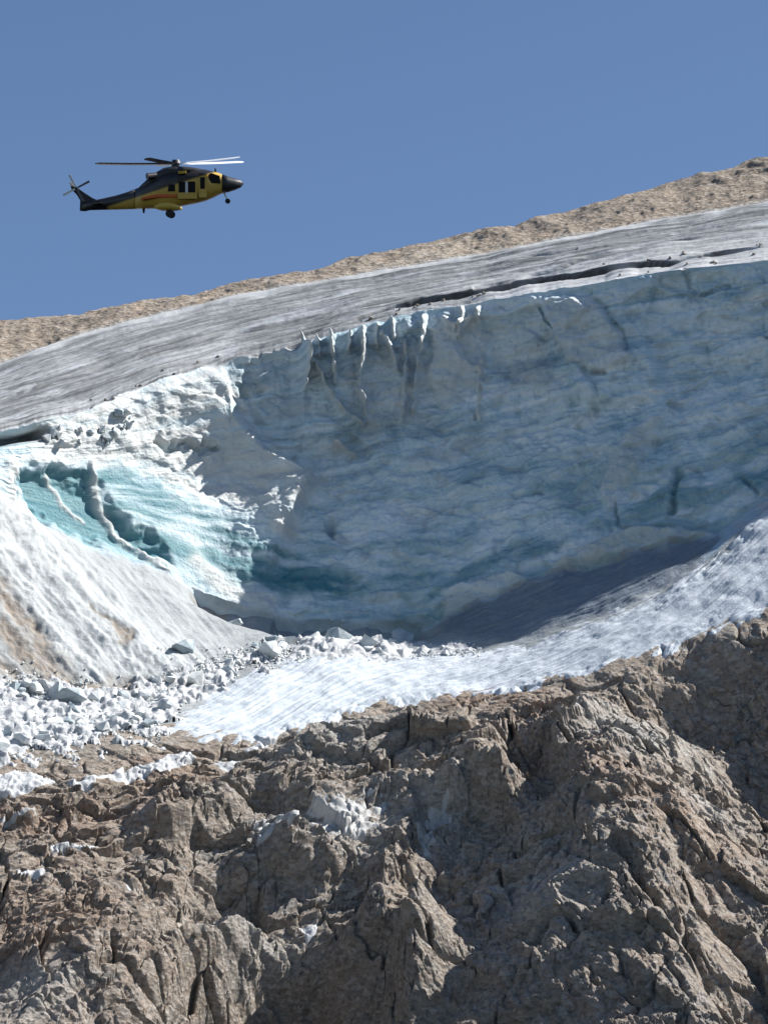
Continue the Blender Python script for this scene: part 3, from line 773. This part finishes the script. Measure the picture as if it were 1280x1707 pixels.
snow_patch([(500, 1060), (580, 1050), (640, 1072), (760, 1076), (812, 1084), (700, 1100), (560, 1105), (480, 1100)], 'bright bank of crushed ice at the foot of the cliff', 0.9, 0.7, 12, group=None, crush=1.2)

# ------------------------------------------------------------------ ice rubble
def ground(u, v):
    j = int(np.argmin(np.abs(uu - u)))
    i = int(np.argmin(np.abs(V[:, j] - v)))
    return Vector(P[i, j]), Vector(ND[i, j])

def chunk_mesh(name, n, sq, mat, seed):
    r = random.Random(seed)
    bm = bmesh.new()
    for _ in range(n):
        d = Vector((r.gauss(0, 1), r.gauss(0, 1), r.gauss(0, 1))).normalized()
        m = max(abs(d.x), abs(d.y), abs(d.z))
        d = d * (1 - sq) + d / m * sq
        bm.verts.new(d * r.uniform(0.42, 0.58))
    bmesh.ops.convex_hull(bm, input=bm.verts)
    for vv in [x for x in bm.verts if not x.link_faces]:
        bm.verts.remove(vv)
    me = bpy.data.meshes.new(name); bm.to_mesh(me); bm.free()
    me.materials.append(mat)
    return me
ICE_MESH = [chunk_mesh('ice_block', 13 + k % 5, 0.45, M_BLOCK, 40 + k) for k in range(9)]
STONE_MESH = [chunk_mesh('stone', 13 + k % 5, 0.3, M_STONE, 80 + k) for k in range(7)]

def put(name, me, u, v, size, label, cat, group, sink=0.25, stretch=(1, 1, 1)):
    p, n = ground(u, v)
    o = bpy.data.objects.new(name, me); COL.objects.link(o)
    o.scale = (size * stretch[0] * random.uniform(0.8, 1.3), size * stretch[1] * random.uniform(0.8, 1.2), size * stretch[2] * random.uniform(0.65, 1.05))
    o.location = p + n * (size * (0.5 - sink) * 0.7)
    o.rotation_euler = (random.uniform(-.5, .5), random.uniform(-.5, .5), random.uniform(0, 6.28))
    return tag(o, label, cat, group)

PXM = 0.067
zones = [  # polyline, spread px, count, size px range, label, group
    ([(0, 1160), (60, 1150), (140, 1165), (230, 1165), (300, 1150)], 20, 62, (7, 24), 'white ice block in the upper row of rubble at the left', 'upper rubble row at the left'),
    ([(0, 1230), (70, 1215), (150, 1205), (220, 1200), (265, 1210)], 22, 72, (6, 22), 'white ice block in the lower row of rubble at the left', 'lower rubble row at the left'),
    ([(330, 1130), (380, 1110), (440, 1092), (480, 1078)], 14, 48, (6, 20), 'white ice block in the band climbing from the left rubble to the cliff foot', 'rubble band in the middle'),
    ([(490, 1085), (530, 1070), (580, 1068), (640, 1082)], 14, 52, (6, 22), 'white ice block heaped at the foot of the blue cliff', 'rubble heap at the cliff foot'),
    ([(660, 1088), (730, 1090), (800, 1086)], 6, 22, (5, 12), 'small white ice block on the bright bank right of the heap', 'rubble on the bright bank'),
    ([(80, 740), (120, 715), (165, 735), (205, 700)], 14, 26, (6, 18), 'pale ice block on the broken lip at the upper left', 'broken lip at the upper left'),
]
for pts, sp, cnt, (s0, s1), label, grp in zones:
    for k in range(cnt):
        t = random.random() * (len(pts) - 1); i = min(int(t), len(pts) - 2); f = t - i
        u = pts[i][0] * (1 - f) + pts[i + 1][0] * f + random.gauss(0, 6)
        v = pts[i][1] * (1 - f) + pts[i + 1][1] * f + random.gauss(0, sp * 0.55)
        size = (s0 + 1.35 * (s1 - s0) * random.random() ** 2.2) * PXM
        put('ice_block', random.choice(ICE_MESH), u, v, size, label, 'ice block', grp, 0.15)
# crushed ice too small to tell apart
dv, df = [], []
OCT = [Vector(x) for x in ((1, 0, 0), (-1, 0, 0), (0, 1, 0), (0, -1, 0), (0, 0, 1), (0, 0, -1))]
OCTF = [(0, 2, 4), (2, 1, 4), (1, 3, 4), (3, 0, 4), (2, 0, 5), (1, 2, 5), (3, 1, 5), (0, 3, 5)]
for pts, sp, cnt, *_ in zones[:5]:
    for k in range(cnt * 14):
        t = random.random() * (len(pts) - 1); i = min(int(t), len(pts) - 2); f = t - i
        p_, n_ = ground(pts[i][0] * (1 - f) + pts[i + 1][0] * f + random.gauss(0, 8), pts[i][1] * (1 - f) + pts[i + 1][1] * f + random.gauss(0, sp * 0.8))
        r_ = random.uniform(1.2, 3.6) * PXM
        c_ = p_ + n_ * r_ * 0.6
        rot = Matrix.Rotation(random.uniform(0, 6.28), 3, Vector((random.gauss(0, 1), random.gauss(0, 1), random.gauss(0, 1))).normalized())
        b0 = len(dv)
        dv += [tuple(c_ + rot @ (x * r_ * random.uniform(0.6, 1.3))) for x in OCT]
        df += [(b0 + x, b0 + y, b0 + z) for x, y, z in OCTF]
me = bpy.data.meshes.new('ice_debris'); me.from_pydata(dv, [], df); me.update(); me.materials.append(M_BLOCK)
o = bpy.data.objects.new('ice_debris', me); COL.objects.link(o)
o['kind'] = 'stuff'; tag(o, 'fine crushed white ice strewn through the rubble rows', 'ice debris')
for (u, v, s, st_, lab) in [(672, 1058, 50, (0.8, 0.8, 1.0), 'large grey upright ice block at the foot of the cliff, right of the heap'), (392, 1032, 30, (1, 1, 0.8), 'lone white ice block on the grey slab below the turquoise ice'),
                        (305, 1095, 42, (1.2, 0.8, 0.7), 'big wedge of white ice at the lower end of the ramp'), (325, 1142, 44, (1.3, 0.9, 0.7), 'big pale ice block at the left end of the streaked snow tongue'),
                        (450, 1092, 40, (1.1, 1, 0.9), 'big white ice block between the rubble band and the heap'), (560, 1072, 54, (1, 1, 0.9), 'tallest white ice block of the heap at the cliff foot'),
                        (602, 1082, 44, (1, 1, 0.9), 'big white ice block at the right side of the cliff foot heap'), (120, 1172, 46, (1.2, 1, 0.8), 'big white ice block in the middle of the left rubble'),
                        (190, 690, 24, (1, 1, 0.8), 'grey block leaning on the broken lip at the upper left')]:
    put('ice_block', random.choice(ICE_MESH), u, v, s * PXM, lab, 'ice block', 'large ice blocks', 0.2, st_)
# stones melted out on the lip
for k in range(44):
    u = random.choice([random.uniform(1000, 1280), random.uniform(590, 830), random.uniform(150, 420)])
    base = np.interp(u, uu, Vc[2])
    v = base - random.uniform(2, 16 if u < 1000 else 30)
    put('stone', random.choice(STONE_MESH), u, v, random.uniform(4, 9) * 0.072, 'dark stone melted out along the glacier lip above the blue cliff', 'stone', 'stones along the glacier lip', 0.3)
for k in range(90):
    u = random.uniform(0, 1280); v = random.uniform(np.interp(u, uu, Vc[5]) + 30, 1690)
    put('boulder', random.choice(STONE_MESH), u, v, (7 + 15 * random.random() ** 3) * 0.06, 'loose brown boulder lying on the rock slope under the glacier', 'boulder', 'loose boulders on the rock slope', 0.3)

# ------------------------------------------------------------------ helicopter
HK = 0.0444                                      # metres per photograph pixel at the helicopter
def flat_mat(name, col, rough=0.45, metal=0.0, grime=0.12):
    m, nt, b = new_mat(name)
    tc = node(nt, 'ShaderNodeTexCoord').outputs['Object']
    s = noise(nt, tc, 1.6, 4, 0.6)
    nt.links.new(mix(nt, s, tuple(c * (1 - grime) for c in col), tuple(min(1, c * (1 + grime)) for c in col)), b.inputs['Base Color'])
    b.inputs['Roughness'].default_value = rough; b.inputs['Metallic'].default_value = metal
    return m
M_NAVY = flat_mat('dark_paint', (0.018, 0.018, 0.024), 0.5)
M_GLASS = flat_mat('dark_glass', (0.012, 0.014, 0.018), 0.1)
M_BLADE = flat_mat('blade_grey', (0.10, 0.11, 0.13), 0.3)
M_TIP = flat_mat('blade_white', (0.75, 0.75, 0.75), 0.35)
M_TYRE = flat_mat('rubber', (0.02, 0.02, 0.022), 0.85)
M_YEL = flat_mat('yellow_paint', (0.50, 0.34, 0.05), 0.4)
M_RED = flat_mat('orange_stripe_paint', (0.55, 0.10, 0.02), 0.45)
M_PALE = flat_mat('pale_frame', (0.6, 0.6, 0.58), 0.5)

def link(name, me, parent, mat=None):
    if mat:
        me.materials.append(mat)
    o = bpy.data.objects.new(name, me); COL.objects.link(o); o.parent = parent
    return o

def loft(name, sections, parent, mat, n=20, power=2.6):
    """sections: (x, z_top, z_bottom, half_width) along the body."""
    bm = bmesh.new(); rings = []
    for x, zt, zb, hw in sections:
        zc, hz = (zt + zb) / 2, (zt - zb) / 2
        ring = []
        for k in range(n):
            a = 2 * math.pi * k / n
            c, s = math.cos(a), math.sin(a)
            ring.append(bm.verts.new((x, hw * math.copysign(abs(c) ** (2 / power), c), zc + hz * math.copysign(abs(s) ** (2 / power), s))))
        rings.append(ring)
    for a, b in zip(rings[:-1], rings[1:]):
        for k in range(n):
            bm.faces.new((a[k], a[(k + 1) % n], b[(k + 1) % n], b[k]))
    bm.faces.new(rings[0]); bm.faces.new(rings[-1][::-1])
    bmesh.ops.recalc_face_normals(bm, faces=bm.faces)
    me = bpy.data.meshes.new(name); bm.to_mesh(me); bm.free()
    for p_ in me.polygons:
        p_.use_smooth = len(p_.vertices) == 4
    return link(name, me, parent, mat)

def slab(name, outline, y0, y1, parent, mat, bev=0.0):
    """Plate with an (x, z) outline between y0 and y1."""
    bm = bmesh.new()
    a = [bm.verts.new((x, y0, z)) for x, z in outline]; b = [bm.verts.new((x, y1, z)) for x, z in outline]
    bm.faces.new(a); bm.faces.new(b[::-1])
    for k in range(len(a)):
        bm.faces.new((a[k], b[k], b[(k + 1) % len(a)], a[(k + 1) % len(a)]))
    bmesh.ops.recalc_face_normals(bm, faces=bm.faces)
    if bev:
        bmesh.ops.bevel(bm, geom=bm.edges[:], offset=bev, segments=2, affect='EDGES')
    me = bpy.data.meshes.new(name); bm.to_mesh(me); bm.free()
    return link(name, me, parent, mat)

def rod(name, p0, p1, r0, r1, parent, mat, n=12):
    p0, p1 = Vector(p0), Vector(p1)
    bm = bmesh.new()
    bmesh.ops.create_cone(bm, cap_ends=True, segments=n, radius1=r0, radius2=r1, depth=(p1 - p0).length)
    q = (p1 - p0).to_track_quat('Z', 'Y').to_matrix().to_4x4()
    bmesh.ops.transform(bm, matrix=Matrix.Translation((p0 + p1) / 2) @ q, verts=bm.verts)
    me = bpy.data.meshes.new(name); bm.to_mesh(me); bm.free()
    return link(name, me, parent, mat)

def X(u): return (u - 270) * HK
def Z(v): return (318 - v) * HK

heli = bpy.data.objects.new('helicopter', None); COL.objects.link(heli)
tag(heli, 'yellow and black rescue helicopter hovering in the sky above the glacier', 'helicopter')

def hull_material():
    m, nt, b = new_mat('hull_paint')
    tc = node(nt, 'ShaderNodeTexCoord').outputs['Object']
    sx = node(nt, 'ShaderNodeSeparateXYZ'); nt.links.new(tc, sx.inputs['Vector'])
    s = noise(nt, tc, 1.2, 4, 0.6)
    yel = mix(nt, s, (0.42, 0.27, 0.05), (0.66, 0.45, 0.10))
    # black on the upper hull and towards the tail, along a slanting paint line
    line = math_n(nt, 'ADD', sx.outputs['Z'], math_n(nt, 'MULTIPLY', sx.outputs['X'], -0.32))
    dark = ramp(nt, math_n(nt, 'MULTIPLY_ADD', line, 0.25, ) if False else math_n(nt, 'ADD', math_n(nt, 'MULTIPLY', line, 0.25), 0.5), [(0.50, (0,) * 3), (0.545, (1,) * 3)])
    tail = ramp(nt, math_n(nt, 'ADD', math_n(nt, 'MULTIPLY', sx.outputs['X'], -0.1), 0.0), [(0.40, (0,) * 3), (0.43, (1,) * 3)])
    c = mix(nt, math_n(nt, 'MAXIMUM', dark, tail), yel, (0.018, 0.018, 0.024))
    nt.links.new(c, b.inputs['Base Color'])
    b.inputs['Roughness'].default_value = 0.4
    return m
M_HULL = hull_material()

sec_main = [(411, 304.5, 306.5, .10), (406, 300, 312, .38), (396, 297, 316.5, .62), (384, 293, 320, .82), (372, 288, 324, .96), (360, 284, 330, 1.06), (346, 281, 336, 1.12), (330, 280, 340, 1.14), (310, 280, 344, 1.15),
            (290, 281, 347, 1.14), (272, 286, 349, 1.08), (256, 296, 349.5, .95), (240, 307, 349.5, .74), (224, 315, 350, .56)]
hull = loft('fuselage', [(X(u), Z(a), Z(b), w_) for u, a, b, w_ in sec_main], heli, M_HULL, 28)
loft('tail_boom', [(X(u), Z(a), Z(b), w_) for u, a, b, w_ in [(228, 313, 350, .55), (210, 320, 350.5, .44), (190, 326, 351, .36), (168, 331, 351.5, .29), (148, 335, 352, .24), (131, 339, 353, .18)]], heli, M_HULL, 18, 2.2)
cowl = loft('engine_cowling', [(X(u), Z(a), Z(b), w_) for u, a, b, w_ in [(232, 310, 318, .35), (244, 299, 316, .62), (258, 287, 310, .78), (274, 278, 303, .85), (290, 275.5, 298, .85), (308, 275.5, 295, .82), (326, 277.5, 292, .74), (342, 280.5, 290, .55), (352, 283, 287, .3)]], heli, M_NAVY, 20)
for s_ in (-1, 1):
    rod('exhaust', (X(262), .55 * s_, Z(292)), (X(246), .95 * s_, Z(294)), .24, .27, cowl, M_NAVY, 14)
    slab('engine_intake', [(X(300), Z(291)), (X(322), Z(290)), (X(320), Z(283)), (X(302), Z(282))], .74 * s_, .86 * s_, cowl, M_GLASS, .02)
nose = loft('nose_radome', [(X(u), Z(a), Z(b), w_) for u, a, b, w_ in [(413, 304.8, 306.2, .08), (407.5, 299.5, 312.5, .40), (397, 296.4, 317, .64), (386, 293, 320.6, .82), (376, 289.4, 322.6, .935)]], heli, M_NAVY, 26)
for s_ in (-1, 1):
    def y_at(w_): return s_ * w_
    slab('cockpit_window', [(X(374), Z(306)), (X(372), Z(293)), (X(357), Z(288)), (X(353), Z(291)), (X(353), Z(306))], s_ * .86, s_ * 1.065, heli, M_GLASS, .015)
    door = slab('cabin_door', [(X(299), Z(333)), (X(333), Z(333)), (X(333), Z(294)), (X(299), Z(294))], s_ * 1.10, s_ * 1.175, heli, M_HULL, .02)
    for a_, b_ in ((301, 313), (317, 330)):
        f_ = slab('window', [(X(a_), Z(322)), (X(b_), Z(322)), (X(b_), Z(303)), (X(a_), Z(303))], s_ * 1.15, s_ * 1.20, door, M_GLASS, .02)
    slab('window_post', [(X(312.6), Z(323)), (X(317.2), Z(323)), (X(317.2), Z(303)), (X(312.6), Z(303))], s_ * 1.15, s_ * 1.21, door, M_PALE, .01)
    slab('front_door', [(X(336), Z(331)), (X(350), Z(330)), (X(350), Z(290)), (X(336), Z(288))], s_ * 1.06, s_ * 1.16, heli, M_HULL, .02)
    slab('cabin_window', [(X(338), Z(316)), (X(347), Z(316)), (X(347), Z(295)), (X(338), Z(295))], s_ * 1.08, s_ * 1.178, heli, M_GLASS, .02)
    slab('rear_window', [(X(282), Z(320)), (X(295), Z(320)), (X(295), Z(308)), (X(284), Z(308))], s_ * 1.06, s_ * 1.16, heli, M_GLASS, .02)
    slab('stripe', [(X(236), Z(331)), (X(262), Z(325)), (X(298), Z(325.5)), (X(298), Z(330)), (X(262), Z(330.5)), (X(236), Z(334.5))], s_ * .70, s_ * 1.16 if False else s_ * 1.135, heli, M_RED, .01)
    # sponson and main wheel
    sp_ = loft('sponson', [(X(258), Z(345), Z(349), .08), (X(268), Z(340), Z(352), .30), (X(282), Z(338.5), Z(353), .38), (X(294), Z(341), Z(352), .28), (X(304), Z(346), Z(350), .06)], heli, M_YEL, 14)
    for vv in sp_.data.vertices:
        vv.co.y += s_ * 1.12
    gear = rod('main_gear_leg', (X(284), s_ * 1.15, Z(350)), (X(285), s_ * 1.2, Z(358)), .09, .07, heli, M_PALE)
    rod('main_wheel', (X(285), s_ * 1.12, Z(358.5)), (X(285), s_ * 1.34, Z(358.5)), .30, .30, heli, M_TYRE, 20)
    # horizontal tailplane
    slab('tailplane', [(X(150), Z(340)), (X(166), Z(338.5)), (X(167), Z(340)), (X(151), Z(342))], s_ * .12, s_ * 1.55, heli, M_NAVY, .015)
rod('nose_gear_leg', (X(378), 0, Z(320)), (X(384), 0, Z(333)), .06, .05, heli, M_PALE)
for s_ in (-.14, .14):
    rod('nose_wheel', (X(385), s_ - .07, Z(336)), (X(385), s_ + .07, Z(336)), .20, .20, heli, M_TYRE, 18)
slab('belly_antenna', [(X(236), Z(349)), (X(241), Z(349)), (X(240), Z(357)), (X(237), Z(357))], -.04, .04, heli, M_NAVY)
fin = slab('tail_fin', [(X(160), Z(335)), (X(150), Z(331)), (X(136), Z(322)), (X(126), Z(315)), (X(117), Z(310)), (X(111), Z(309)), (X(113), Z(316)), (X(122), Z(325)), (X(128), Z(335)), (X(127), Z(353)), (X(136), Z(354)), (X(152), Z(350))], -.10, .10, heli, M_NAVY, .03)
slab('fin_tip', [(X(118), Z(311)), (X(111), Z(309)), (X(109), Z(303)), (X(114), Z(303))], -.09, .09, heli, M_PALE, .02)
# tail rotor on the right hand side of the fin
th_ = rod('tail_rotor_hub', (X(122), -.10, Z(314)), (X(122), -.42, Z(314)), .13, .10, heli, M_NAVY)
for k in range(4):
    a = math.radians(28 + 90 * k)
    c, s = math.cos(a), math.sin(a)
    pts = []
    for (l, w_) in ((.12, -.07), (1.15, -.09), (1.15, .09), (.12, .07)):
        pts.append((X(122) + l * c - w_ * s, Z(314) + l * s + w_ * c))
    slab('tail_rotor_blade', pts, -.40, -.36, th_, M_PALE if k in (1, 2) else M_BLADE)
# main rotor
mast = rod('rotor_mast', (X(294), 0, Z(279)), (X(295), 0, Z(266)), .34, .26, heli, M_NAVY, 18)
hubm = rod('rotor_hub', (X(295), 0, Z(270.5)), (X(295), 0, Z(264)), .42, .26, mast, M_NAVY, 18)
R_ROT = 6.25
hub_c = Vector((X(295), 0, Z(269.5)))
tilt = Matrix.Rotation(math.radians(-1.6), 4, 'Y')
for k in range(5):
    a = math.radians(180 + 72 * k)
    bm = bmesh.new()
    prof = [(0.3, .10, .06), (0.9, .12, .06), (1.2, .25, .05), (3.4, .27, .045), (5.9, .26, .035), (R_ROT, .13, .02)]
    rr = []
    for l, hw, th in prof:
        zz = 0.0045 * l * l - 0.06
        rr.append([bm.verts.new((l, y_, zz + z_)) for y_, z_ in ((-hw, -.3 * hw), (-hw * .4, th - .12 * hw), (hw, th * .2 + .3 * hw), (hw * .3, -th + .09 * hw))])
    for p_, q_ in zip(rr[:-1], rr[1:]):
        for j in range(4):
            bm.faces.new((p_[j], p_[(j + 1) % 4], q_[(j + 1) % 4], q_[j]))
    bm.faces.new(rr[0]); bm.faces.new(rr[-1])
    bmesh.ops.transform(bm, matrix=Matrix.Translation(hub_c) @ tilt @ Matrix.Rotation(a, 4, 'Z'), verts=bm.verts)
    bmesh.ops.recalc_face_normals(bm, faces=bm.faces)
    me = bpy.data.meshes.new('rotor_blade'); bm.to_mesh(me); bm.free()
    link('rotor_blade', me, mast, M_BLADE if k in (0, 1, 4) else M_TIP)
# wire cutter and hoist
slab('hoist', [(X(300), Z(290)), (X(314), Z(289)), (X(314), Z(284)), (X(300), Z(285))], -1.25, -.85, heli, M_YEL, .03)
slab('wire_cutter', [(X(362), Z(286)), (X(366), Z(285.5)), (X(364), Z(279)), (X(362), Z(279))], -.03, .03, heli, M_NAVY)
hp = place(270, 318, 250.0)
heli.location = hp
heli.rotation_euler = (math.radians(18.2), 0, 0)
heli.scale = (1, 1, 1)
